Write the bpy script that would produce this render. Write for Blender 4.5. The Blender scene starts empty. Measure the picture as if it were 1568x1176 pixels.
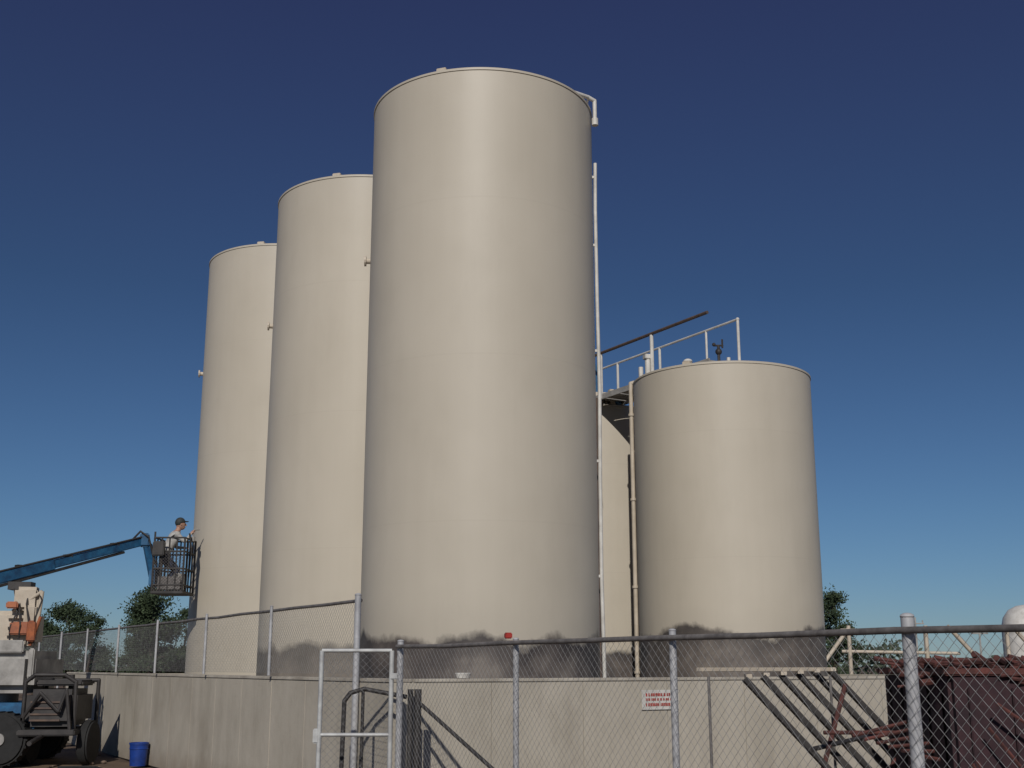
import bpy, bmesh, math, random
from mathutils import Vector, Matrix
random.seed(7)
sc = bpy.context.scene
COL = sc.collection
EYE = 1.65
U = Vector((-0.508, 0.861, 0)).normalized()
V = Vector((0.861, 0.508, 0)).normalized()
ANG = math.atan2(V.y, V.x)
C0 = Vector((-1.3, 13.0, 0))
def L(u, v, z=0): return C0 + U*u + V*v + Vector((0, 0, z))

# ------------------------------------------------------------ materials
def mat(name, c1, c2=None, rough=0.6, scale=3.0, metal=0.0, bump=0.0, detail=6, lo=0.35, hi=0.65, stretch=(1,1,1), bscale=None):
    m = bpy.data.materials.new(name); m.use_nodes = True
    nt = m.node_tree; N = nt.nodes; K = nt.links
    b = N['Principled BSDF']
    b.inputs['Roughness'].default_value = rough
    b.inputs['Metallic'].default_value = metal
    if c2 is None: c2 = tuple(x*0.8 for x in c1)
    tc = N.new('ShaderNodeTexCoord'); mp = N.new('ShaderNodeMapping'); mp.inputs['Scale'].default_value = stretch
    K.new(tc.outputs['Object'], mp.inputs['Vector'])
    nz = N.new('ShaderNodeTexNoise'); nz.inputs['Scale'].default_value = scale; nz.inputs['Detail'].default_value = detail
    nz.inputs['Roughness'].default_value = 0.65
    K.new(mp.outputs[0], nz.inputs['Vector'])
    r = N.new('ShaderNodeValToRGB')
    r.color_ramp.elements[0].position = lo; r.color_ramp.elements[1].position = hi
    r.color_ramp.elements[0].color = (*c2, 1); r.color_ramp.elements[1].color = (*c1, 1)
    K.new(nz.outputs['Fac'], r.inputs['Fac']); K.new(r.outputs['Color'], b.inputs['Base Color'])
    if bump > 0:
        n2 = N.new('ShaderNodeTexNoise'); n2.inputs['Scale'].default_value = bscale or scale*6; n2.inputs['Detail'].default_value = 5
        K.new(mp.outputs[0], n2.inputs['Vector'])
        bp = N.new('ShaderNodeBump'); bp.inputs['Strength'].default_value = bump; bp.inputs['Distance'].default_value = 0.02
        K.new(n2.outputs['Fac'], bp.inputs['Height']); K.new(bp.outputs[0], b.inputs['Normal'])
    return m

class NB:
    """small node-building helper"""
    def __init__(s, name):
        s.m = bpy.data.materials.new(name); s.m.use_nodes = True
        s.N = s.m.node_tree.nodes; s.K = s.m.node_tree.links; s.b = s.N['Principled BSDF']
        s.tc = s.N.new('ShaderNodeTexCoord').outputs['Object']
        sx = s.N.new('ShaderNodeSeparateXYZ'); s.K.new(s.tc, sx.inputs[0]); s.x, s.y, s.z = sx.outputs
    def ma(s, op, a, c=None, clamp=False):
        n = s.N.new('ShaderNodeMath'); n.operation = op; n.use_clamp = clamp
        for i, x in enumerate((a, c)):
            if x is None: continue
            if isinstance(x, (int, float)): n.inputs[i].default_value = x
            else: s.K.new(x, n.inputs[i])
        return n.outputs[0]
    def noise(s, scale, stretch=(1,1,1), off=0.0, detail=5, rough=0.6):
        mp = s.N.new('ShaderNodeMapping'); mp.inputs['Scale'].default_value = stretch
        mp.inputs['Location'].default_value = (off, off*1.7, off*0.3)
        s.K.new(s.tc, mp.inputs['Vector'])
        nz = s.N.new('ShaderNodeTexNoise'); nz.inputs['Scale'].default_value = scale; nz.inputs['Detail'].default_value = detail
        nz.inputs['Roughness'].default_value = rough
        s.K.new(mp.outputs[0], nz.inputs['Vector']); return nz.outputs['Fac']
    def ramp(s, f, stops):
        r = s.N.new('ShaderNodeValToRGB'); e = r.color_ramp.elements
        e[0].position, e[0].color = stops[0][0], (*stops[0][1], 1); e[1].position, e[1].color = stops[-1][0], (*stops[-1][1], 1)
        for p, c in stops[1:-1]: k = e.new(p); k.color = (*c, 1)
        s.K.new(f, r.inputs['Fac']); return r.outputs['Color']
    def mix(s, f, a, c, mode='MIX'):
        n = s.N.new('ShaderNodeMixRGB'); n.blend_type = mode
        for i, x in (('Fac', f), ('Color1', a), ('Color2', c)):
            if isinstance(x, (int, float)): n.inputs[i].default_value = x
            elif isinstance(x, tuple): n.inputs[i].default_value = (*x, 1)
            else: s.K.new(x, n.inputs[i])
        return n.outputs[0]
    def bump(s, h, st=0.3, dist=0.02):
        bp = s.N.new('ShaderNodeBump'); bp.inputs['Strength'].default_value = st; bp.inputs['Distance'].default_value = dist
        s.K.new(h, bp.inputs['Height']); s.K.new(bp.outputs[0], s.b.inputs['Normal'])

def tank_mat(name, h, seed, amt=1.0):
    """beige painted steel, faint weld seams, light dirt, soft dark coating at the foot"""
    q = NB(name); ma = q.ma
    nb = q.noise(0.5, (1,1,1), seed, 3); nst = q.noise(5.0, (1,1,0.04), seed+3, 4)
    base = q.ramp(ma('ADD', ma('MULTIPLY', nb, 0.75), ma('MULTIPLY', nst, 0.25)), [(0.3,(0.465,0.418,0.340)),(0.7,(0.52,0.47,0.388))])
    fr = ma('FRACT', ma('DIVIDE', q.z, 2.44))
    seam = ma('LESS_THAN', ma('ABSOLUTE', ma('SUBTRACT', fr, 0.5)), 0.005)
    base = q.mix(ma('MULTIPLY', seam, ma('MULTIPLY', nb, 0.16)), base, (0.36,0.32,0.26))
    gr = q.ramp(q.noise(1.3, (1,1,0.35), seed+41, 7, 0.7), [(0.52,(0,0,0)),(0.78,(1,1,1))])
    base = q.mix(ma('MULTIPLY', gr, 0.18), base, (0.34,0.30,0.24))
    n1 = q.noise(0.7, (1,1,0.4), seed+11, 2); n2 = q.noise(2.6, (1,1,0.8), seed+21, 5)
    top = ma('ADD', ma('ADD', ma('MULTIPLY', ma('SUBTRACT', n1, 0.5), 0.9), ma('MULTIPLY', ma('SUBTRACT', n2, 0.5), 0.45)), h)
    dd = ma('SUBTRACT', top, q.z)
    s = ma('MULTIPLY', ma('ADD', dd, 0.05), 8.0, True); deep = ma('MULTIPLY', dd, 2.6, True)
    rg = q.ramp(q.noise(1.8, (1,1,0.7), seed+31, 6, 0.65), [(0.34,(0.03,0.026,0.028)),(0.50,(0.085,0.070,0.065)),(0.68,(0.18,0.155,0.135))])
    dk = q.ramp(q.noise(1.2, (1,1,1), seed+51, 4), [(0.44,(0.014,0.012,0.016)),(0.62,(0.075,0.062,0.058))])
    st = q.mix(deep, dk, rg)
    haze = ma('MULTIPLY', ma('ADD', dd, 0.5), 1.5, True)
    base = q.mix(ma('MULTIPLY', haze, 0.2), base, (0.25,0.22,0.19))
    col = q.mix(ma('MULTIPLY', s, 0.95*amt), base, st)
    q.K.new(col, q.b.inputs['Base Color'])
    q.b.inputs['Roughness'].default_value = 0.5; q.b.inputs['Specular IOR Level'].default_value = 0.36
    hb = ma('ADD', ma('MULTIPLY', q.noise(0.8, (1,1,0.8), seed+5, 2), 1.3), ma('MULTIPLY', seam, 0.06))
    q.bump(hb, 0.35, 0.02)
    return q.m

def concrete_mat():
    q = NB('concrete'); ma = q.ma
    base = q.ramp(q.noise(1.1, (1,1,0.5), 2, 9, 0.7), [(0.32,(0.35,0.315,0.255)),(0.52,(0.44,0.40,0.33)),(0.72,(0.50,0.455,0.38))])
    streak = q.ramp(q.noise(3.5, (1,1,0.12), 8, 6, 0.7), [(0.5,(0,0,0)),(0.75,(1,1,1))])
    base = q.mix(ma('MULTIPLY', streak, 0.3), base, (0.25,0.215,0.175))
    blot = q.ramp(q.noise(0.45, (1,1,0.8), 14, 5, 0.6), [(0.57,(0,0,0)),(0.74,(1,1,1))])
    base = q.mix(ma('MULTIPLY', blot, 0.4), base, (0.17,0.14,0.105))
    foot = ma('SUBTRACT', 1.0, ma('MULTIPLY', ma('ADD', q.z, ma('MULTIPLY', ma('SUBTRACT', q.noise(2.5,(1,1,1),20,5), 0.5), 0.5)), 2.6), True)
    base = q.mix(ma('MULTIPLY', foot, 0.5), base, (0.19,0.135,0.09))
    q.K.new(base, q.b.inputs['Base Color']); q.b.inputs['Roughness'].default_value = 0.92
    q.bump(q.noise(16, (1,1,0.6), 4, 7, 0.7), 0.4, 0.015)
    return q.m

M = {}
M['white'] = mat('white_paint', (0.66,0.64,0.60), (0.48,0.46,0.42), 0.5, 4)
M['cream'] = mat('cream_paint', (0.54,0.47,0.38), (0.42,0.36,0.28), 0.55, 3)
M['galv'] = mat('galvanised', (0.46,0.46,0.47), (0.32,0.32,0.33), 0.5, 6, 0.1)
M['gate'] = mat('gate_galvanised', (0.52,0.53,0.52), (0.33,0.33,0.33), 0.5, 8, 0.1)
M['rail'] = mat('dull_rail', (0.20,0.185,0.175), (0.10,0.09,0.085), 0.6, 10, 0.1)
M['wire'] = mat('wire', (0.27,0.27,0.27), (0.16,0.16,0.16), 0.6, 9, 0.1)
M['brownrail'] = mat('weathered_rail', (0.13,0.085,0.06), (0.07,0.05,0.045), 0.7, 6)
M['dark'] = mat('dark_steel', (0.045,0.04,0.038), (0.02,0.018,0.018), 0.6, 5)
M['rubber'] = mat('rubber', (0.02,0.02,0.02), (0.012,0.012,0.012), 0.85, 8)
M['rust'] = mat('rust', (0.13,0.04,0.032), (0.035,0.016,0.015), 0.85, 7, bump=0.4)
M['rustdark'] = mat('dark_rust', (0.05,0.02,0.024), (0.018,0.010,0.014), 0.9, 3, bump=0.4)
M['blue'] = mat('blue_paint', (0.02,0.12,0.25), (0.012,0.05,0.12), 0.45, 5)
M['bluedrum'] = mat('blue_plastic', (0.01,0.05,0.28), (0.008,0.03,0.16), 0.4, 5)
M['orange'] = mat('orange_paint', (0.42,0.13,0.05), (0.24,0.08,0.04), 0.5, 6)
M['red'] = mat('red_paint', (0.42,0.04,0.03), (0.25,0.03,0.02), 0.5, 6)
M['grey'] = mat('grey_paint', (0.40,0.385,0.36), (0.22,0.21,0.195), 0.55, 3)
M['concrete'] = concrete_mat()
M['concrete2'] = mat('concrete_cap', (0.50,0.46,0.39), (0.33,0.295,0.245), 0.9, 2.2, bump=0.3, detail=9)
M['bark'] = mat('bark', (0.07,0.05,0.035), (0.035,0.025,0.02), 0.9, 8, bump=0.5)
M['leafA'] = mat('foliage', (0.05,0.075,0.03), (0.02,0.035,0.016), 0.75, 1.2)
M['leafB'] = mat('foliage_far', (0.075,0.095,0.055), (0.04,0.052,0.036), 0.8, 0.4)
M['skin'] = mat('skin', (0.42,0.24,0.17), (0.36,0.2,0.14), 0.55, 10)
M['shirt'] = mat('shirt', (0.50,0.49,0.46), (0.30,0.29,0.28), 0.85, 8)
M['jeans'] = mat('trousers', (0.04,0.055,0.10), (0.025,0.03,0.06), 0.85, 12)
M['boots'] = mat('boots', (0.04,0.025,0.02), None, 0.7, 12)
M['hat'] = mat('dark_cap', (0.025,0.03,0.03), None, 0.7, 12)
M['dirt'] = mat('dirt', (0.19,0.125,0.075), (0.07,0.045,0.03), 0.95, 0.35, bump=0.6, detail=12, bscale=5, lo=0.38, hi=0.62)

# ------------------------------------------------------------ geometry helper
class Geo:
    def __init__(s): s.v = []; s.f = []
    def tube(s, a, b, r, n=10, r2=None, caps=True):
        a = Vector(a); b = Vector(b); d = b-a
        if d.length < 1e-6: return
        r2 = r if r2 is None else r2
        d.normalize(); t = Vector((0,0,1)) if abs(d.z) < 0.9 else Vector((1,0,0))
        x = d.cross(t).normalized(); y = d.cross(x)
        o = len(s.v)
        for p, rr in ((a, r), (b, r2)):
            for i in range(n):
                an = 2*math.pi*i/n
                s.v.append(p + x*math.cos(an)*rr + y*math.sin(an)*rr)
        for i in range(n):
            j = (i+1) % n
            s.f.append((o+i, o+n+i, o+n+j, o+j))
        if caps:
            s.f.append(tuple(o+i for i in range(n))); s.f.append(tuple(o+n+i for i in reversed(range(n))))
    def path(s, pts, r, n=10):
        for a, b in zip(pts, pts[1:]): s.tube(a, b, r, n)
        for p in pts[1:-1]: s.ball(p, r*1.02, 8, 6)
    def ball(s, c, r, n=12, m=8, sq=(1,1,1)):
        c = Vector(c); o = len(s.v)
        for i in range(m+1):
            ph = math.pi*i/m
            for j in range(n):
                th = 2*math.pi*j/n
                s.v.append(c+Vector((r*sq[0]*math.sin(ph)*math.cos(th), r*sq[1]*math.sin(ph)*math.sin(th), r*sq[2]*math.cos(ph))))
        for i in range(m):
            for j in range(n):
                k = (j+1) % n
                s.f.append((o+i*n+j, o+(i+1)*n+j, o+(i+1)*n+k, o+i*n+k))
    def box(s, c, size, ang=0, ax=None, bev=0.0):
        c = Vector(c)
        R = Matrix.Rotation(ang, 3, 'Z') if ax is None else ax
        bm = bmesh.new(); bmesh.ops.create_cube(bm, size=1)
        bmesh.ops.scale(bm, vec=size, verts=bm.verts)
        if bev > 0: bmesh.ops.bevel(bm, geom=list(bm.edges), offset=bev, segments=2, affect='EDGES')
        o = len(s.v); bm.verts.index_update()
        for v in bm.verts: s.v.append(c + R @ v.co)
        for f in bm.faces: s.f.append(tuple(o+v.index for v in f.verts))
        bm.free()
    def ring(s, c, R, r, n=96, m=8):
        c = Vector(c); o = len(s.v)
        for i in range(n):
            a = 2*math.pi*i/n
            for j in range(m):
                b = 2*math.pi*j/m
                rr = R + r*math.cos(b)
                s.v.append(c+Vector((rr*math.cos(a), rr*math.sin(a), r*math.sin(b))))
        for i in range(n):
            for j in range(m):
                i2=(i+1)%n; j2=(j+1)%m
                s.f.append((o+i*m+j, o+i2*m+j, o+i2*m+j2, o+i*m+j2))
    def lathe(s, c, prof, n=96):
        c = Vector(c); o = len(s.v)
        for r, z in prof:
            for i in range(n):
                a = 2*math.pi*i/n
                s.v.append(c+Vector((r*math.cos(a), r*math.sin(a), z)))
        for k in range(len(prof)-1):
            for i in range(n):
                j=(i+1)%n
                s.f.append((o+k*n+i, o+k*n+j, o+(k+1)*n+j, o+(k+1)*n+i))
    def obj(s, name, m, parent=None, smooth=False, loc=(0,0,0)):
        me = bpy.data.meshes.new(name); l = Vector(loc)
        me.from_pydata([tuple(Vector(v)-l) for v in s.v], [], s.f); me.validate(); me.update()
        ob = bpy.data.objects.new(name, me); COL.objects.link(ob)
        ob.data.materials.append(m); ob.location = l
        if smooth:
            me.polygons.foreach_set('use_smooth', [True]*len(me.polygons))
            me.set_sharp_from_angle(angle=math.radians(40))
        if parent:
            ob.parent = parent; ob.location = l - parent.location
        return ob
def empty(name, loc=(0,0,0)):
    e = bpy.data.objects.new(name, None); COL.objects.link(e); e.location = loc; e.empty_display_size = 0.3
    return e

# ------------------------------------------------------------ ground
def ground():
    g = Geo()
    def hgt(x, y):
        d = math.hypot(x, y-15)
        if d > 60: return 0.0
        return 0.03*math.sin(x*0.9+y*0.4)+0.025*math.sin(x*0.37-y*1.1)-0.03
    xs = [-3000,-1200,-500,-200,-100]+[-60+120*i/100 for i in range(101)]+[100,200,500,1200,3000]
    ys = [-300,-100,-40]+[-20+90*i/90 for i in range(91)]+[100,200,500,1200,4000]
    for y in ys:
        for x in xs: g.v.append(Vector((x, y, hgt(x,y))))
    w = len(xs)
    for j in range(len(ys)-1):
        for i in range(w-1):
            g.f.append((j*w+i, j*w+i+1, (j+1)*w+i+1, (j+1)*w+i))
    g.obj('ground', M['dirt'], smooth=True)
ground()
g = Geo()
for i in range(1200):
    y = random.uniform(9, 30); x = random.uniform(-16, 14)
    if (Vector((x,y,0))-C0).dot(V) > -0.1 and (Vector((x,y,0))-C0).dot(U) > -0.1: continue
    r = random.choice((0.02,0.03,0.05,0.08))*random.uniform(0.6,1.2)
    g.ball((x,y,0), r, 6, 4, (1,random.uniform(0.7,1.3),0.6))
g.obj('gravel', mat('stone', (0.22,0.16,0.12), (0.10,0.07,0.05), 0.95, 3))

# ------------------------------------------------------------ storage tanks
def tank(x, y, H, m, seed, lugside=True):
    R = 1.83
    e = empty('storage_tank', (x, y, 0)); c = Vector((x, y, 0))
    g = Geo(); g.lathe(c, [(R, 0), (R, H*0.25), (R,H*0.5), (R,H*0.75), (R, H-0.05)], 160)
    g.obj('shell', m, e, True, c)
    g = Geo(); g.lathe(c, [(R+0.001, H-0.05), (R+0.014, H-0.045), (R+0.014, H-0.01), (R-0.01, H+0.006), (R-0.05, H+0.014), (0.25, H+0.10), (0.0, H+0.10)], 160)
    g.obj('roof', m, e, True, c)
    g = Geo(); g.lathe(c, [(R+0.09, 0.0), (R+0.09, 0.05), (R+0.002, 0.05)], 96); g.obj('base_flange', m, e, True, c)
    g = Geo(); vd = -c.normalized(); az = math.atan2(vd.y, vd.x)
    for off in (-0.38, 1.75, 3.3):
        a = az+off
        p = c + Vector((math.cos(a)*(R-0.1), math.sin(a)*(R-0.1), H+0.035))
        g.box(p, (0.12, 0.16, 0.07), a, bev=0.01)
    if lugside:
        a = az - math.radians(88)
        d = Vector((math.cos(a), math.sin(a), 0))
        p = c + d*R + Vector((0,0,8.1))
        g.tube(p-d*0.02, p+d*0.07, 0.045, 12); g.tube(p+d*0.07, p+d*0.10, 0.085, 12)
    g.obj('lugs', M['cream'], e)
    g = Geo(); p = c+Vector((0.2,0.5,H+0.05))
    g.tube(p, p+Vector((0,0,0.06)), 0.25, 16)
    g.obj('manway', M['white'], e)
    return e, c
H1 = 10.67; H2 = 7.46
T1, c1 = tank(-0.49, 18.65, H1, tank_mat('tank_paint_a', 2.06, 3.0), 1)
T2, c2 = tank(-2.86, 22.67, H1-0.05, tank_mat('tank_paint_b', 1.9, 9.0, 0.75), 2)
T3, c3 = tank(-5.23, 26.69, H1+0.05, tank_mat('tank_paint_c', 1.2, 17.0, 0.7), 3)
T4, c4 = tank(4.39, 24.40, H2, tank_mat('tank_paint_d', 2.27, 25.0, 0.95), 4, False)
T5, c5 = tank(2.02, 28.42, H2, tank_mat('tank_paint_e', 2.0, 31.0), 5, False)

e = T1; vd = Vector((-c1.x, -c1.y, 0)).normalized(); sd = Vector((-vd.y, vd.x, 0))
if sd.x < 0: sd = -sd
g = Geo()
pb = c1 + sd*(1.83+0.05) + vd*0.10
pts = [pb+Vector((0.012*math.sin(z*1.3),0,z)) for z in (0.1,1.5,3,4.5,6,7.5,9,9.85)]
g.path(pts, 0.03, 12)
for z in (1.2, 3.0, 4.8, 6.6, 8.4, 9.6):
    g.box(pb - sd*0.035+Vector((0,0,z)), (0.07,0.04,0.04), math.atan2(sd.y, sd.x))
g.obj('standpipe', M['white'], e, True)
g = Geo()
q = c1 + sd*1.40 + vd*0.85
q2 = c1 + sd*1.74 + vd*0.55; q3 = c1+sd*1.85+vd*0.5
g.path([q+Vector((0,0,H1)), q+Vector((0,0,H1+0.12)), q2+Vector((0,0,H1+0.16)), q3+Vector((0,0,H1+0.12)), q3+Vector((0,0,H1-0.22))], 0.035, 10)
g.tube(q3+Vector((0,0,H1-0.2)), q3+Vector((0,0,H1-0.32)), 0.055, 10)
g.tube(c1+sd*1.7+vd*0.3+Vector((0,0,H1)), q2+Vector((0,0,H1+0.14)), 0.02, 8)
g.obj('gooseneck_vent', M['white'], e, True)
g = Geo()
pd = c1 + sd*(1.83+0.02) - vd*0.3
g.tube(pd+Vector((0,0,0.1)), pd+Vector((0,0,5.9)), 0.07, 10)  # dark tube added to stand in for the shadow strip on the rear tank
g.obj('shadow_strip', M['brownrail'], e, True)
vd4 = Vector((-c4.x, -c4.y, 0)).normalized(); sd4 = Vector((-vd4.y, vd4.x, 0))
if sd4.x > 0: sd4 = -sd4
g = Geo(); p = c4 + sd4*(1.83+0.06)
g.tube(p, p+Vector((0,0,H2-0.2)), 0.045, 12)
for z in (1.5,3.2,5.0,6.8): g.tube(p+Vector((0,0,z)), p+Vector((0,0,z+0.05)), 0.065, 12)
g.path([p+Vector((0,0,H2-0.2)), p+Vector((0,0,H2+0.05)), p-sd4*0.4+Vector((0,0,H2+0.15))], 0.045)
g.obj('fill_pipe', M['cream'], T4, True)

# ------------------------------------------------------------ catwalk
e = empty('catwalk', c4 + Vector((0,0,H2)))
zt = H2+0.02; zr = EYE+6.88
A0 = Vector((4.60, 23.35, 0)); B0 = Vector((3.92, 22.95, 0))
mid = (A0+B0)/2; ln = 6.6
g = Geo()
for k in range(12):
    g.box(mid+U*(0.3+ln*k/12)+Vector((0,0,zt+0.1)), (0.76, ln/12-0.05, 0.025), ANG)
g.box(mid+U*ln/2+V*0.39+Vector((0,0,zt+0.07)), (0.03, ln, 0.12), ANG)
g.box(mid+U*ln/2-V*0.39+Vector((0,0,zt+0.07)), (0.03, ln, 0.12), ANG)
g.obj('deck', M['grey'], e)
def at(p, z): return Vector((p.x, p.y, z))
g = Geo()
g.tube(at(A0, zr), at(A0+U*6.4, zr), 0.026, 8); g.ball(at(A0,zr),0.04,8,6)
for s in (0, 1.0, 2.6, 4.2, 6.4): g.tube(at(A0+U*s, zt+0.02), at(A0+U*s, zr), 0.024 if s==1.0 else 0.03, 8)
g.obj('handrail_white', M['white'], e, True)
g = Geo()
g.tube(at(B0, zr+0.03), at(B0+U*6.4, zr+0.03), 0.036, 8)
g.obj('handrail_weathered', M['brownrail'], e, True)
g = Geo()
for s in (1.85, 3.75, 5.4): g.tube(at(B0+U*s, zt+0.02), at(B0+U*s, zr), 0.04, 8)
g.obj('rail_posts', M['white'], e, True)
g = Geo()
p = c4+Vector((-0.18,-0.92,H2))
g.tube(p, p+Vector((0,0,0.55)), 0.03, 8)
g.ball(p+Vector((0,0,0.42)), 0.07, 10, 6); g.tube(p+Vector((-0.1,0,0.55)), p+Vector((0.1,0,0.55)), 0.02, 6)
g.ball(p+Vector((-0.09,0,0.57)), 0.04, 8, 6); g.tube(p+Vector((0.08,0,0.5)), p+Vector((0.08,0,0.68)), 0.02, 6)
g.tube(p, p+Vector((0,0,0.2)), 0.08, 12)
g.obj('pressure_valve', M['dark'], T4, True)
g = Geo()
p = c4+Vector((-0.75,-0.5,H2)); g.tube(p, p+Vector((0,0,0.3)), 0.05, 10); g.ball(p+Vector((0,0,0.32)), 0.1, 10, 6, (1,1,0.6))
p = c4+Vector((-1.5,0.2,H2)); g.tube(p, p+Vector((0,0,0.55)), 0.06, 10); g.box(p+Vector((0,0,0.6)), (0.16,0.16,0.1), 0.3, bev=0.01)
p = c4+Vector((-1.66,0.1,H2)); g.tube(p, p+Vector((0,0,0.35)), 0.05, 10)
p = c4+Vector((0.02,-0.9,H2)); g.tube(p, p+Vector((0,0,0.3)), 0.04, 10)
g.obj('roof_fittings', M['white'], T4, True)
g = Geo()
for dx, dy, h, w in ((-0.05,-1.7,0.3,0.2),(0.28,-1.6,0.4,0.14),(0.5,-1.5,0.45,0.1)):
    p = c5+Vector((dx,dy,H2)); g.box(p+Vector((0,0,h/2)), (w,w,h), 0.3, bev=0.01)
g.path([c5+Vector((-0.5,-1.6,H2+0.3)), c5+Vector((0.6,-1.5,H2+0.35))], 0.025)
for dx in (-0.5,-0.2,0.15): g.tube(c5+Vector((dx,-1.62,H2)), c5+Vector((dx,-1.6,H2+0.32)), 0.025, 8)
g.obj('roof_fittings', M['cream'], T5)
g = Geo(); p = c5+Vector((0.02,-1.55,H2))
g.box(p+Vector((-0.12,0,0.5)), (0.1,0.1,1.0), 0.2, bev=0.01); g.ball(p+Vector((0.4,-0.05,0.12)), 0.1, 10, 6)
g.obj('blue_pump', M['blue'], T5)

# ------------------------------------------------------------ containment wall
e = empty('concrete_containment_wall', C0)
WH = 1.5
g = Geo()
UL, VL = 17.5, 14.0
g.box(L(UL/2, 0.135, WH/2-0.02), (0.23, UL-0.02, WH), ANG)
g.box(L(0.135, (VL+0.27)/2, WH/2-0.02), (VL-0.27, 0.23, WH), ANG)
g.box(L(UL/2, VL-0.115, WH/2-0.02), (0.23, UL-0.6, WH), ANG)
g.box(L(UL-0.14, VL/2, WH/2-0.02), (VL-0.6, 0.23, WH), ANG)
g.obj('core', M['concrete'], e)
g = Geo(); pw = 1.22
n = int(UL/pw)
for i in range(n+1):
    u0 = i*pw; u1 = min(UL, u0+pw)-0.007
    if u1-u0 < 0.1: continue
    g.box(L((u0+u1)/2, 0.012+random.uniform(-0.003,0.003), (WH-0.03)/2), (0.024, u1-u0, WH-0.03), ANG, bev=0.003)
n = int(VL/pw)
for i in range(n+1):
    v0 = 0.03+i*pw; v1 = min(VL, v0+pw)-0.007
    if v1-v0 < 0.1: continue
    g.box(L(0.012+random.uniform(-0.003,0.003), (v0+v1)/2, (WH-0.03)/2), (v1-v0, 0.024, WH-0.03), ANG, bev=0.003)
g.obj('panels', M['concrete'], e)
g = Geo()
g.box(L(UL/2, 0.135, WH-0.004), (0.275, UL, 0.04), ANG, bev=0.008)
g.box(L(0.135, VL/2+0.145, WH-0.005), (VL-0.29, 0.275, 0.038), ANG, bev=0.008)
g.obj('coping', M['concrete2'], e)
g = Geo(); g.box(L(UL/2, VL/2, 0.03), (VL-0.5, UL-0.5, 0.06), ANG); g.obj('slab', M['concrete'], e)

# ------------------------------------------------------------ chain-link fences
def mesh_wires(g, p0, d, Ln, z0, z1, r=0.0017, sp=0.072):
    H = z1-z0; nrm = Vector((-d.y, d.x, 0))
    s = -H
    while s < Ln:
        for sg in (1, -1):
            a, b = s, s+H
            ta = max(0, (0-a)/H); tb = min(1, (Ln-a)/H)
            if tb-ta > 0.01:
                za, zb = (z0+H*ta, z0+H*tb) if sg == 1 else (z1-H*ta, z1-H*tb)
                o = nrm*(0.0022*sg)
                j1 = random.uniform(-.004,.004); j2 = random.uniform(-.004,.004)
                g.tube(p0+d*(a+H*ta+j1)+o+Vector((0,0,za)), p0+d*(a+H*tb+j2)+o+Vector((0,0,zb)), r, 4, caps=False)
        s += sp
def fence(name, p0, d, Ln, z0, z1, posts, pr=0.03, rr=0.021, wr=0.0017, base=None, extra=None):
    e = empty(name, p0)
    g = Geo(); mesh_wires(g, p0, d, Ln, z0+0.03, z1-0.02, wr); g.obj('mesh', M['wire'], e)
    g = Geo(); base = z0 if base is None else base
    nrm = Vector((-d.y, d.x, 0))*0.04
    for t in posts:
        top = z1+0.05; r = pr; bz = base
        if extra and t in extra: top, r, bz = extra[t]
        p = p0+d*t+nrm
        g.tube(p+Vector((0,0,bz)), p+Vector((0,0,top)), r, 14); g.ball(p+Vector((0,0,top)), r*1.12, 12, 6, (1,1,0.5))
        for k in range(5):
            zz = z0+0.15+k*(z1-z0-0.3)/4; g.tube(p+Vector((0,0,zz)), p+Vector((0,0,zz+0.008)), r*1.07, 10)
    g.obj('posts', M['galv'], e, True)
    g = Geo(); n = int(Ln/1.05); pts = [p0+d*(Ln*k/n)+Vector((0,0,z1-(0.012 if k%2 else 0)*random.random())) for k in range(n+1)]
    g.path(pts, rr, 10)
    g.obj('top_rail', M['rail'], e, True)
    return e
P0 = L(0.75, -0.02); fA = fence('chain_link_fence', P0, U, 24.5, WH+0.03, 2.37, [0, 2.87, 5.8, 8.7, 11.6, 14.5, 17.4, 20.3, 24.5], 0.021, 0.020, 0.0016,
     extra={0:(2.43,0.036,0), 17.4:(2.42,0.026,0), 20.3:(2.42,0.026,0), 24.5:(2.42,0.026,0)})
N0 = Vector((-1.15, 12.2, 0)); dn = -U
fB = fence('chain_link_fence', N0, dn, 9.6, 0.04, EYE+0.19, [0, 2.26, 4.385, 6.46, 8.6], 0.025, 0.020, 0.0015, base=-0.05,
     extra={0:(EYE+0.24,0.032,-0.05), 6.46:(EYE+0.265,0.036,-0.05), 2.26:(EYE+0.22,0.025,-0.05)})
g = Geo(); g.box(N0+dn*2.2+Vector((0,0,EYE+0.25)), (0.06,0.05,0.05), 0.4, bev=0.008)
g.obj('red_cap', M['red'], fB)
e = empty('chain_link_gate', (-1.55,12.2,0))
g = Geo(); gx0, gx1 = -1.90, -1.20; gy = 12.22
zt_ = EYE+0.15
for x in (gx0, gx1): g.tube((x,gy,0.08), (x,gy,zt_), 0.024, 12)
for z in (0.1, 0.99, zt_): g.tube((gx0,gy,z), (gx1,gy,z), 0.019, 12)
g.box((gx0-0.03,gy,0.98),(0.06,0.05,0.14),0,bev=0.01)
for z in (0.35,1.55): g.box((gx1+0.03,gy,z),(0.08,0.07,0.06),0,bev=0.008)
g.obj('frame', M['gate'], e, True)
g = Geo(); mesh_wires(g, Vector((gx0,gy,0)), Vector((1,0,0)), gx1-gx0, 0.1, zt_, 0.0015); g.obj('mesh', M['wire'], e)

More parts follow.
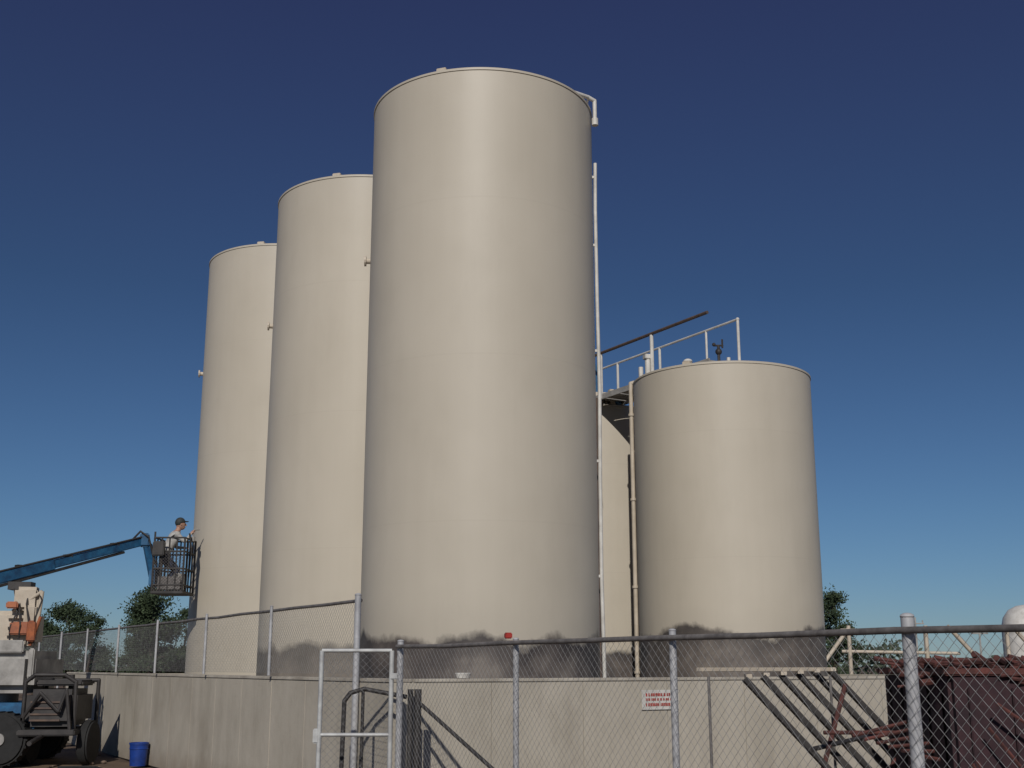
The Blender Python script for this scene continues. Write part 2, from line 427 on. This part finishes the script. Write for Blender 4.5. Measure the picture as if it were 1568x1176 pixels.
e = empty('steel_pipe_barrier', (-1.2,12.6,0))
g = Geo(); y = 12.65
g.path([(-1.74,y,-0.05),(-1.72,y,1.30),(-1.66,y,1.38),(-1.52,y,1.42),(-1.08,y,1.34)], 0.024)
g.path([(-1.53,y,-0.05),(-1.53,y,1.42)], 0.018)
g.tube((-1.72,y,0.62),(-1.06,y,0.62),0.018)
for x, r in ((-1.03,0.03),(-0.955,0.038)): g.tube((x,y-0.15,-0.05),(x,y-0.15,1.42),r,14)
g.tube((-0.92,y-0.15,1.27),(0.15,y-0.9,0.42),0.02)
g.obj('pipes', M['dark'], e, True)

e = empty('warning_sign', L(-0.02,3.6,1.24))
c = L(-0.012,3.57,1.255)
g = Geo(); g.box(c, (0.55,0.012,0.23), ANG, bev=0.003); g.obj('plate', M['white'], e)
g = Geo()
for row, (zz, hh) in enumerate(((0.06,0.035),(0.005,0.028),(-0.055,0.035))):
    x = -0.22
    while x < 0.2:
        w = random.uniform(0.012,0.026)
        g.box(c - U*0.0085 + V*(x+w/2)+Vector((0,0,zz)), (w,0.003,hh), ANG); x += w+random.choice((0.006,0.008,0.02))
g.obj('lettering', M['red'], e)
g = Geo(); p = L(0.12,0.95,WH+0.02); g.lathe(p, [(0.0,0),(0.07,0),(0.09,0.05),(0.085,0.055),(0.06,0.03)],20)
g.obj('plastic_lid', M['white'], None, True)

# ------------------------------------------------------------ angle-iron stair frame
e = empty('steel_stair_frame', (2.6,10.3,0))
g = Geo()
for i in range(6):
    x0 = 1.90+0.2*i; y0 = 10.0+0.24*i; z0 = 1.55+0.015*i
    dx, dz = 1.45, -1.58
    a = Vector((x0,y0,z0)); b = Vector((x0+dx,y0+0.05,z0+dz)); d = (b-a)
    xax = d.normalized(); zax = Vector((0,1,0)); yax = zax.cross(xax).normalized(); zax = xax.cross(yax)
    R = Matrix((xax,yax,zax)).transposed()
    g.box((a+b)/2, (d.length,0.042,0.03), ax=R); g.box((a+b)/2+yax*0.02+zax*0.035, (d.length,0.012,0.05), ax=R)
for k in (0.35,0.62,0.85):
    a = Vector((1.9+1.45*k,10.0,1.55-1.58*k)); b = Vector((2.9+1.45*k,11.2,1.63-1.58*k)); g.tube(a,b,0.02,8)
g.obj('stringers', M['dark'], e)
g = Geo()
g.tube((2.78,10.25,1.5),(2.38,9.95,0.55),0.02,8); g.tube((2.5,9.95,1.13),(3.25,9.95,1.13),0.016,8)
g.tube((2.38,9.95,0.55),(2.2,9.95,0.0),0.02,8)
g.tube((2.45,10,0.0),(3.3,10.0,1.25),0.016,8)
g.obj('braces', M['rust'], e)
g = Geo()
a = Vector((1.52,9.95,1.58)); b = Vector((2.85,10.9,1.66)); d=b-a
g.box((a+b)/2, (d.length,0.07,0.035), math.atan2(d.y,d.x), bev=0.005)
for i in range(6):
    p = a+d*(0.3+0.13*i); g.box(p+Vector((0.05,0,-0.035)), (0.05,0.09,0.03), 0)
g.obj('top_plank', M['cream'], e)
g = Geo()
for x,y in ((1.60,9.99),(2.82,10.88)): g.tube((x,y,0),(x,y,1.565),0.012,8)
g.obj('plank_legs', M['rail'], e)

# ------------------------------------------------------------ rusty scrap bin
e = empty('scrap_metal_bin', (4.8,9.2,0))
g = Geo(); cx, cy = 4.45, 9.4; bw, bd, bh = 2.7, 1.5, 1.52
for s in (-1,1):
    g.box((cx, cy+s*bd/2, bh/2+0.06), (bw, 0.05, bh), 0); g.box((cx+s*bw/2, cy, bh/2+0.06), (0.05, bd-0.06, bh), 0)
g.box((cx-bw/2+0.03, cy, bh/2+0.06), (0.05, bd-0.06, bh), 0)
g.box((cx,cy,0.1),(bw-0.06,bd-0.06,0.06))
for i in range(9):
    x = cx-bw/2+0.12+i*(bw-0.24)/8; g.box((x, cy-bd/2-0.04, bh/2+0.03),(0.06,0.03,bh-0.1),0,bev=0.006)
for i in range(5):
    y = cy-bd/2+0.15+i*(bd-0.3)/4; g.box((cx-bw/2-0.01, y, bh/2+0.03),(0.03,0.06,bh-0.1),0,bev=0.006)
g.obj('bin_body', M['rustdark'], e)
g = Geo()
for s in (-1,1): g.box((cx, cy+s*(bd/2), bh+0.09), (bw+0.14, 0.11, 0.05), 0, bev=0.01)
g.box((cx-bw/2,cy,bh+0.088),(0.11,bd-0.12,0.048),0,bev=0.01)
for i in range(420):
    a = Vector((cx+random.uniform(-1.35,1.25), cy+random.uniform(-0.8,0.6), bh+random.uniform(-0.02,0.17)))
    an = random.gauss(0.1,0.9); l = random.uniform(0.1,0.55)
    d = Vector((math.cos(an), math.sin(an)*0.6, random.uniform(-0.3,0.2)))*l
    g.tube(a-d/2, a+d/2, random.uniform(0.008,0.026), 6)
for k in range(26):
    a = Vector((cx-bw/2+random.uniform(0,2.0), cy-bd/2-0.1-random.uniform(0,0.1), random.uniform(0.8,1.6))); g.tube(a, a+Vector((random.uniform(-0.3,0.5),-0.05,-random.uniform(0.2,0.7))), 0.012, 6)
for k in range(6):
    a = Vector((cx-bw/2-0.05, cy-0.5+0.1*k, 1.0+0.05*k)); g.tube(a, a+Vector((-0.2-0.06*k,-0.1,-0.03*k+0.04)), 0.014, 6)
g.obj('scrap_rods', M['rust'], e)

# ------------------------------------------------------------ boom lift
e = empty('boom_lift', (-9.6,22,0))
X = 0.3
g = Geo()
g.box((-9.75+X,22.0,0.78),(2.5,1.5,0.5),0,bev=0.05)
g.box((-9.75+X,22.0,0.52),(1.3,1.9,0.22),0,bev=0.04)
g.obj('chassis', M['blue'], e)
g = Geo()
for x in (-8.95+X,-10.55+X):
    for y in (21.1,22.9):
        a = Vector((x,y-0.17,0.44)); b = Vector((x,y+0.17,0.44))
        g.tube(a,b,0.40,28); g.tube(a+Vector((0,0.04,0)),b-Vector((0,0.04,0)),0.44,28)
        for k in range(22):
            an = 2*math.pi*k/22; g.box((x+0.44*math.cos(an),y,0.44+0.44*math.sin(an)),(0.04,0.24,0.04),0)
g.obj('tyres', M['rubber'], e, True)
g = Geo()
for x in (-8.95+X,-10.55+X):
    for y in (20.92,23.08): g.tube((x,y-0.02,0.44),(x,y+0.02,0.44),0.10,20)
g.tube((-9.7+X,22,1.0),(-9.7+X,22,1.18),0.55,28)
g.box((-9.35+X,22.0,1.55),(1.5,1.6,0.72),0,bev=0.14)
g.box((-9.35+X,21.25,1.98),(1.1,0.06,0.22),0,bev=0.02)
g.box((-8.66+X,21.3,1.7),(0.1,0.1,0.5),0,bev=0.02)
g.obj('turntable', M['grey'], e, True)
g = Geo()
g.box((-9.3+X,21.95,2.3),(0.9,0.7,0.62),0.1,bev=0.08)
g.box((-9.02+X,21.8,2.82),(0.42,0.5,0.42),0.25,bev=0.06)
g.box((-8.88+X,21.58,2.45),(0.2,0.16,0.5),0.4,bev=0.03)
for i in range(4): g.box((-9.05+X,21.56,2.05+0.15*i),(0.42,0.05,0.05),0.1)
g.tube((-8.75+X,21.6,2.1),(-8.7+X,21.6,2.95),0.035); g.tube((-9.2+X,21.6,2.6),(-8.7+X,21.6,2.95),0.03)
g.obj('engine_cover', M['cream'], e)
g = Geo(); g.box((-9.0+X,21.5,2.30),(0.34,0.12,0.22),0.1,bev=0.02); g.box((-8.78+X,21.45,2.25),(0.14,0.12,0.36),0.5,bev=0.02)
g.box((-9.15+X,21.44,2.7),(0.2,0.1,0.12),0.2,bev=0.02)
g.tube((-8.8+X,21.5,2.0),(-8.65+X,21.5,2.5),0.03); g.obj('control_boxes', M['orange'], e, True)
g = Geo()
for k in range(4):
    x = -9.15+X+0.14*k; g.path([(x,21.5,1.95),(x+0.05*math.sin(k),21.42,2.3+0.05*k),(x+0.08*math.cos(k*2),21.5,2.6+0.06*k),(x-0.1,21.7,3.0)],0.015,6)
g.box((-9.2+X,21.9,3.06),(0.4,0.3,0.14),0.1)
g.obj('hydraulics', M['dark'], e)
def beam(g, a, b, w, h, bev=0.01):
    a=Vector(a); b=Vector(b); d=b-a; x=d.normalized(); y=Vector((0,0,1)).cross(x).normalized(); z=x.cross(y)
    g.box((a+b)/2,(d.length,w,h),ax=Matrix((x,y,z)).transposed(),bev=bev)
g = Geo()
pa = Vector((-10.4,21.3,2.83)); pb_ = Vector((-7.68,24.9,4.17))
beam(g, pa, pa.lerp(pb_,0.55), 0.20, 0.22, 0.02); beam(g, pa.lerp(pb_,0.5), pb_, 0.15, 0.16, 0.015)
g.box(pb_+Vector((0.03,0,0.03)),(0.20,0.22,0.28),0.3,bev=0.03)
beam(g, pb_+Vector((0.06,0,0.02)), Vector((-7.46,25.0,3.45)), 0.12, 0.14, 0.01)
beam(g, pb_+Vector((0.16,0,-0.05)), Vector((-7.34,25.0,3.55)), 0.05, 0.06, 0.005)
g.box((-7.42,25,3.42),(0.14,0.4,0.35),0,bev=0.03)
g.obj('boom', M['blue'], e)
g = Geo()
for k in (0.18,0.4,0.62,0.85):
    p = pa.lerp(pb_,k); g.box(p+Vector((0,0,0.12 if k<0.5 else 0.09)),(0.14,0.14,0.05),0.8)
beam(g, pa+Vector((0.1,0,-0.15)), pa.lerp(pb_,0.9)+Vector((0,0,-0.12)), 0.1, 0.05)
g.tube(pa+Vector((0,-0.13,0.1)), pb_+Vector((0,-0.11,0.08)), 0.022, 6)
g.path([pb_+Vector((-0.2,-0.1,0.02)),pb_+Vector((-0.03,-0.12,0.2)),pb_+Vector((0.15,-0.12,0.08)),(-7.4,24.9,3.7)],0.02,6)
g.obj('cables', M['dark'], e)
g = Geo(); bx, by, bz = -7.03, 25.0, 3.14; hw, hd = 0.31, 0.42
cs = [(-hw,-hd),(hw,-hd),(hw,hd),(-hw,hd)]
g.box((bx,by,bz-0.03),(2*hw+0.04,2*hd+0.04,0.06),0,bev=0.01)
for i in range(4):
    a=cs[i]; b=cs[(i+1)%4]
    for z in (0.12,0.45,0.8,1.08):
        g.tube((bx+a[0],by+a[1],bz+z),(bx+b[0],by+b[1],bz+z),0.018,8)
    for t in (0,0.25,0.5,0.75):
        x=a[0]+(b[0]-a[0])*t; y=a[1]+(b[1]-a[1])*t
        g.tube((bx+x,by+y,bz),(bx+x,by+y,bz+1.08),0.016 if t else 0.022,8)
g.box((bx-0.2,by-hd-0.05,bz+0.85),(0.24,0.12,0.30),0,bev=0.02)
g.tube((bx-hw,by-hd,bz+1.08),(bx-hw,by-hd,bz+1.2),0.02,8)
g.path([(bx+hw,by,bz+0.3),(bx+hw+0.05,by-0.1,bz+0.9),(bx+hw,by-0.1,bz+1.2)],0.02,6)
g.obj('basket', M['dark'], e, True)
g = Geo(); mesh_wires(g, Vector((bx-hw,by-hd-0.01,0)), Vector((1,0,0)), 2*hw, bz, bz+0.8, 0.003, 0.06)
g.box((bx+0.03,by-hd+0.01,bz+0.16),(0.46,0.02,0.26),0)
g.obj('basket_panel', M['rail'], e)
g = Geo(); g.tube((bx+0.18,by-0.2,bz),(bx+0.18,by-0.2,bz+0.36),0.12,20); g.obj('paint_pail', M['grey'], e, True)

# ------------------------------------------------------------ worker (one skinned body)
def worker(ox, oy, oz, yaw):
    J = {}; edges = []; rad = {}
    DR = 0.20
    def j(n, x, y, z, r, p=None):
        J[n] = (x,y,z); rad[n] = r
        if p: edges.append((p,n))
    j('pel',-0.08,0,0.93-DR,(0.15,0.125))
    j('wai',-0.03,0,1.08-DR,(0.14,0.11),'pel'); j('che',0.06,0,1.26-DR,(0.165,0.12),'wai'); j('sho',0.12,0,1.39-DR,(0.12,0.09),'che')
    j('nk',0.155,0,1.465-DR,(0.055,0.055),'sho'); j('nk2',0.18,0,1.515-DR,(0.052,0.052),'nk')
    for s, sy in (('l',1),('r',-1)):
        j(s+'hip',-0.07,0.10*sy,0.88-DR,(0.095,0.095),'pel'); j(s+'kn',0.19,0.13*sy,0.45,(0.062,0.062),s+'hip')
        j(s+'cf',0.07,0.135*sy,0.29,(0.06,0.055),s+'kn'); j(s+'an',-0.03,0.14*sy,0.09,(0.04,0.04),s+'cf')
        j(s+'to',0.13,0.16*sy,0.04,(0.042,0.035),s+'an')
        j(s+'s',0.12,0.19*sy,1.37-DR,(0.062,0.062),'sho')
        if s == 'r': el = (0.28,-0.24,1.22-DR); wr = (0.40,-0.18,1.40-DR)
        else: el = (0.21,0.27,1.15-DR); wr = (0.34,0.16,1.14-DR)
        j(s+'el',*el,(0.044,0.044),s+'s'); j(s+'wr',*wr,(0.027,0.027),s+'el')
        w = Vector(wr); d = (w-Vector(el)).normalized(); side = d.cross(Vector((0,0,1))).normalized(); up = side.cross(d)
        pm = w+d*0.05; j(s+'pa',*pm,(0.036,0.02),s+'wr')
        for k in range(4):
            off = side*(0.027-0.018*k)
            a = pm+d*0.04+off; b = a+d*0.025-up*0.015; c = b-up*0.028; ln = (0.9,1,0.95,0.75)[k]
            j(f'{s}f{k}a',*a,(0.009,0.009),s+'pa'); j(f'{s}f{k}b',*(a+(b-a)*ln),(0.0085,0.0085),f'{s}f{k}a'); j(f'{s}f{k}c',*(a+(c-a)*ln-d*0.01),(0.008,0.008),f'{s}f{k}b')
        a = pm+side*0.035-up*0.01; j(s+'t1',*a,(0.011,0.011),s+'pa'); j(s+'t2',*(a+d*0.03-up*0.022),(0.0095,0.0095),s+'t1')
    names = list(J); idx = {n:i for i,n in enumerate(names)}
    me = bpy.data.meshes.new('wbody'); me.from_pydata([J[n] for n in names], [(idx[a],idx[b]) for a,b in edges], [])
    ob = bpy.data.objects.new('wbody', me); COL.objects.link(ob)
    ob.modifiers.new('s','SKIN')
    for i,n in enumerate(names):
        sv = me.skin_vertices[0].data[i]; sv.radius = rad[n]; sv.use_root = (n=='pel')
    sd_ = ob.modifiers.new('ss','SUBSURF'); sd_.levels = 2; sd_.render_levels = 2
    bpy.context.view_layer.update()
    dg = bpy.context.evaluated_depsgraph_get()
    nm = bpy.data.meshes.new_from_object(ob.evaluated_get(dg))
    bpy.data.objects.remove(ob)
    e = empty('worker', (ox,oy,oz)); e.rotation_euler = (0,0,yaw)
    body = bpy.data.objects.new('body', nm); COL.objects.link(body); body.parent = e
    nm.materials.clear()
    for k in ('shirt','jeans','boots','skin'): nm.materials.append(M[k])
    for p in nm.polygons:
        c = p.center; p.use_smooth = True
        beyond = any((c-Vector(J[s+'pa'])).length < 0.052 or (c-Vector(J[s+'f1b'])).length < 0.07 for s in 'lr')
        if c.z < 0.12: p.material_index = 2
        elif c.z < 0.97-DR and not beyond: p.material_index = 1
        elif beyond or c.z > 1.455-DR: p.material_index = 3
        else: p.material_index = 0
    hc = Vector((0.22,0,1.615-DR))
    g = Geo(); g.ball(hc, 0.1, 24, 16, (0.98,0.78,1.2)); g.ball(hc+Vector((0.02,0,-0.06)),0.075,16,10,(1,0.8,0.8))
    g.tube(hc+Vector((0.088,0,0.02)), hc+Vector((0.118,0,-0.025)), 0.012, 8, 0.018); g.ball(hc+Vector((0.112,0,-0.025)),0.016,8,6)
    for s in (1,-1):
        g.ball(hc+Vector((-0.005,0.08*s,-0.01)),0.03,10,6,(0.6,0.3,1))
    g.tube(hc+Vector((-0.03,0,-0.06)), hc+Vector((-0.045,0,-0.14)),0.055,12)
    h = g.obj('head', M['skin'], None, True); h.parent = e
    g = Geo()
    for s in (1,-1): g.ball(hc+Vector((0.088,0.033*s,0.012)),0.011,8,6)
    g.box(hc+Vector((0.095,0,-0.062)),(0.01,0.045,0.008))
    h = g.obj('face_features', M['boots'], None); h.parent = e
    g = Geo(); g.ball(hc+Vector((-0.012,0,0.035)),0.108,20,12,(1,0.84,1.0)); g.box(hc+Vector((0.11,0,0.06)),(0.09,0.13,0.012),0,bev=0.004)
    g.v = [Vector((v.x,v.y,max(v.z,hc.z+0.028 if v.x>hc.x else hc.z-0.06))) for v in g.v]
    h = g.obj('cap', M['hat'], None, True); h.parent = e
    g = Geo(); p = Vector(J['rpa']); g.tube(p+Vector((0.02,0,-0.09)), p+Vector((0.03,0,0.05)),0.014,8); g.tube(p+Vector((0.03,0,0.05)), p+Vector((0.16,0.03,0.07)),0.015,8)
    g.tube(p+Vector((0.03,0,-0.09)), p+Vector((0.03,0,-0.19)),0.045,12)
    h = g.obj('spray_gun', M['grey'], None, True); h.parent = e
worker(-7.17, 25.0, 3.14, math.radians(28))

# ------------------------------------------------------------ compressor trailer
e = empty('air_compressor', (-7.95,21.6,0))
g = Geo()
g.box((-7.95,21.7,0.95),(0.85,1.3,0.62),0.1,bev=0.1)
g.box((-7.95,21.7,0.55),(0.95,1.6,0.1),0.1,bev=0.02)
g.tube((-7.85,21.9,1.2),(-7.85,21.9,1.5),0.05,10)
g.path([(-8.35,21.1,0.55),(-8.35,21.1,1.38),(-8.2,21.1,1.50),(-7.7,21.15,1.50),(-7.52,21.2,1.38),(-7.5,21.2,0.55)],0.035)
g.path([(-8.4,22.2,0.55),(-8.4,22.2,1.4),(-7.5,22.3,1.4),(-7.5,22.3,0.55)],0.035)
g.tube((-7.95,21.0,0.5),(-7.85,20.2,0.42),0.04)
g.box((-7.95,21.9,1.36),(0.8,0.9,0.1),0.1,bev=0.03)
g.path([(-8.3,21.0,0.8),(-8.0,20.9,1.2),(-7.7,20.95,0.9),(-7.6,21.0,1.25),(-7.5,21.0,0.6)],0.03,8)
g.obj('body', M['dark'], e, True)
g = Geo()
for x in (-8.45,-7.4): g.tube((x-0.09,21.7,0.35),(x+0.09,21.7,0.35),0.35,24); g.tube((x-0.06,21.7,0.35),(x+0.06,21.7,0.35),0.38,24)
g.obj('tyres', M['rubber'], e, True)
g = Geo()
for z in (0.75,0.85,0.95,1.05): g.box((-7.95,21.03,z),(0.5,0.02,0.03),0.1)
g.obj('grille', M['brownrail'], e)
g = Geo(); pts = [Vector((-7.5+0.28*k+0.1*math.sin(k*1.3), 20.6+0.35*math.sin(k*0.8)-0.15*k, 0.02)) for k in range(14)]
g.path(pts, 0.02, 8); g.obj('hose', M['rubber'], None, True)

g = Geo(); p = Vector((-6.36,21.2,0))
g.lathe(p,[(0,0.0),(0.135,0.0),(0.155,0.35),(0.165,0.35),(0.165,0.38),(0.148,0.38),(0.125,0.03),(0,0.03)],32)
g.ring(p+Vector((0,0,0.28)),0.154,0.007,32,6)
g.obj('plastic_bucket', M['bluedrum'], None, True)

# ------------------------------------------------------------ trees
def tree(x, y, h, w, seed, m='leafA', leaves=8500, name='tree', base=0.25):
    rnd = random.Random(seed)
    e = empty(name, (x,y,0)); g = Geo(); o = Vector((x,y,0))
    top = o+Vector((rnd.uniform(-.1,.1)*w,0,h*0.85))
    pts = [o+ (top-o)*t + Vector((rnd.uniform(-.03,.03)*h,rnd.uniform(-.03,.03)*h,0))*(t>0) for t in (0,0.3,0.55,0.8,1)]
    rs = [h*0.03,h*0.024,h*0.016,h*0.009,h*0.003]
    for i in range(4): g.tube(pts[i],pts[i+1],rs[i],8,rs[i+1])
    cl = []
    for k in range(24):
        t = rnd.uniform(base,0.98); p = o+(top-o)*t
        a = rnd.uniform(0,2*math.pi); prof = math.sin(min(1,(1.03-t)/(1.03-base))**0.7*math.pi*0.62)
        rr = w/2*prof*rnd.uniform(0.35,0.95)
        q = p+Vector((math.cos(a)*rr,math.sin(a)*rr,h*rnd.uniform(0.02,0.12)))
        g.tube(p,q,h*0.009,6,h*0.003); cl.append((q, w*rnd.uniform(0.12,0.24)))
    cl.append((top+Vector((0,0,h*0.08)), w*0.12))
    g.obj('trunk', M['bark'], e)
    g = Geo()
    for k in range(leaves):
        c, r = rnd.choice(cl)
        d = Vector((rnd.gauss(0,1),rnd.gauss(0,1),rnd.gauss(0,0.75)))*r*0.5
        p = c+d; s = h*0.011*rnd.uniform(0.6,1.5)
        n1 = Vector((rnd.uniform(-1,1),rnd.uniform(-1,1),rnd.uniform(-1,1))).normalized()
        n2 = n1.orthogonal().normalized()
        i = len(g.v); g.v += [p+n1*s, p+n2*s*0.6, p-n1*s, p-n2*s*0.6]; g.f.append((i,i+1,i+2,i+3))
    g.obj('crown', M[m], e)
tree(-17.6, 60, 5.7, 3.0, 1)
tree(-18.9, 62, 4.8, 2.2, 2)
tree(-16.4, 61, 4.6, 2.2, 12)
tree(-25.4, 70, 5.4, 3.2, 3)
tree(-23.4, 68, 4.6, 2.6, 4)
tree(-28.0, 72, 4.6, 3.0, 5)
tree(-21.3, 70, 4.2, 2.8, 15)
tree(12.1, 46, 4.5, 1.9, 6)
tree(12.9, 50, 3.4, 1.7, 8)
g = Geo(); rnd = random.Random(5)
for k in range(30000):
    x = rnd.uniform(-130,130)
    hh = 2.1+1.0*math.sin(x*0.21)+0.8*math.sin(x*0.53+1)+0.5*math.sin(x*1.7)+(0.6 if x<-20 else 0)
    z = rnd.uniform(0,1)**0.7*max(0.8,hh)
    p = Vector((x, 120+rnd.uniform(-4,4), z)); s = rnd.uniform(0.15,0.42)
    n1 = Vector((rnd.uniform(-1,1),rnd.uniform(-1,1),rnd.uniform(-1,1))).normalized(); n2 = n1.orthogonal().normalized()
    i = len(g.v); g.v += [p+n1*s, p+n2*s*0.6, p-n1*s, p-n2*s*0.6]; g.f.append((i,i+1,i+2,i+3))
g.obj('distant_trees', M['leafB'])

# ------------------------------------------------------------ yard on the right
e = empty('pipe_rack', (9,30,0)); g = Geo()
for x in (8.3, 10.2, 12.2, 14.2): g.tube((x,30,0),(x,30,2.62),0.05,10)
g.tube((8.1,30,2.5),(14.8,30,2.55),0.05,10); g.tube((8.1,30,2.0),(11,30,1.95),0.04,10)
g.tube((7.55,30,1.6),(8.3,30,2.55),0.05,10); g.tube((10.6,29.6,2.6),(11.8,29.8,1.3),0.05,10); g.tube((12.3,29.7,2.5),(13.2,29.7,1.4),0.05,10)
g.obj('pipes', M['cream'], e, True)
e = empty('vertical_white_tank', (16.9,40,0)); g = Geo()
g.lathe(Vector((16.9,40,0)),[(0.75,0),(0.75,2.9),(0.68,3.2),(0.5,3.45),(0.25,3.58),(0,3.62)],40); g.obj('shell', M['white'], e, True)
for i,(x,y,h) in enumerate(((16.6,50,3.6),(17.6,52,3.3),(19.2,50,3.2))):
    e = empty('utility_pole',(x,y,0)); g = Geo(); g.tube((x,y,0),(x,y,h),0.05,8,0.035); g.tube((x-0.35,y,h-0.25),(x+0.35,y,h-0.25),0.03,6)
    for s in (-0.3,0.3): g.tube((x+s,y,h-0.25),(x+s,y,h-0.12),0.025,6)
    g.obj('pole', M['grey'], e)

# ------------------------------------------------------------ world, sun, camera
w = bpy.data.worlds.new('World'); sc.world = w; w.use_nodes = True
nt = w.node_tree; bg = nt.nodes['Background']
sky = nt.nodes.new('ShaderNodeTexSky'); sky.sky_type = 'NISHITA'; sky.sun_disc = False
EL, AZ = math.radians(32), math.radians(184)
sky.sun_elevation = EL; sky.sun_rotation = AZ; sky.air_density = 1.0; sky.dust_density = 0.3; sky.ozone_density = 4.0; sky.altitude = 800
tc = nt.nodes.new('ShaderNodeTexCoord'); sx = nt.nodes.new('ShaderNodeSeparateXYZ'); nt.links.new(tc.outputs['Generated'], sx.inputs[0])
rp = nt.nodes.new('ShaderNodeValToRGB'); E = rp.color_ramp.elements
E[0].position = 0.0; E[0].color = (0.36,0.46,0.60,1); E[1].position = 1.0; E[1].color = (0.5,0.5,0.6,1)
k = E.new(0.12); k.color = (0.33,0.43,0.54,1)
k = E.new(0.30); k.color = (0.28,0.34,0.43,1)
k = E.new(0.55); k.color = (0.36,0.29,0.42,1)
nt.links.new(sx.outputs['Z'], rp.inputs['Fac'])
mx = nt.nodes.new('ShaderNodeMixRGB'); mx.blend_type = 'MULTIPLY'; mx.inputs['Fac'].default_value = 1
nt.links.new(sky.outputs[0], mx.inputs['Color1']); nt.links.new(rp.outputs['Color'], mx.inputs['Color2'])
nt.links.new(mx.outputs[0], bg.inputs['Color']); bg.inputs['Strength'].default_value = 0.08
sd = bpy.data.lights.new('sun','SUN'); sd.energy = 2.9; sd.angle = math.radians(0.53); sd.color = (1.0,0.955,0.89)
so = bpy.data.objects.new('sun', sd); COL.objects.link(so)
az = math.radians(4)
d = Vector((math.sin(az)*math.cos(EL), math.cos(az)*math.cos(EL), -math.sin(EL)))
so.rotation_euler = d.to_track_quat('-Z','Y').to_euler(); so.location = (0,-10,30)
cam = bpy.data.cameras.new('camera'); co = bpy.data.objects.new('camera', cam); COL.objects.link(co)
cam.sensor_width = 36; cam.lens = 41.9; cam.clip_end = 6000; cam.clip_start = 0.1
co.location = (0,0,EYE); co.rotation_euler = (math.radians(90+13.31),0,0)
sc.camera = co
sc.view_settings.view_transform = 'Standard'; sc.view_settings.look = 'None'; sc.view_settings.exposure = 0
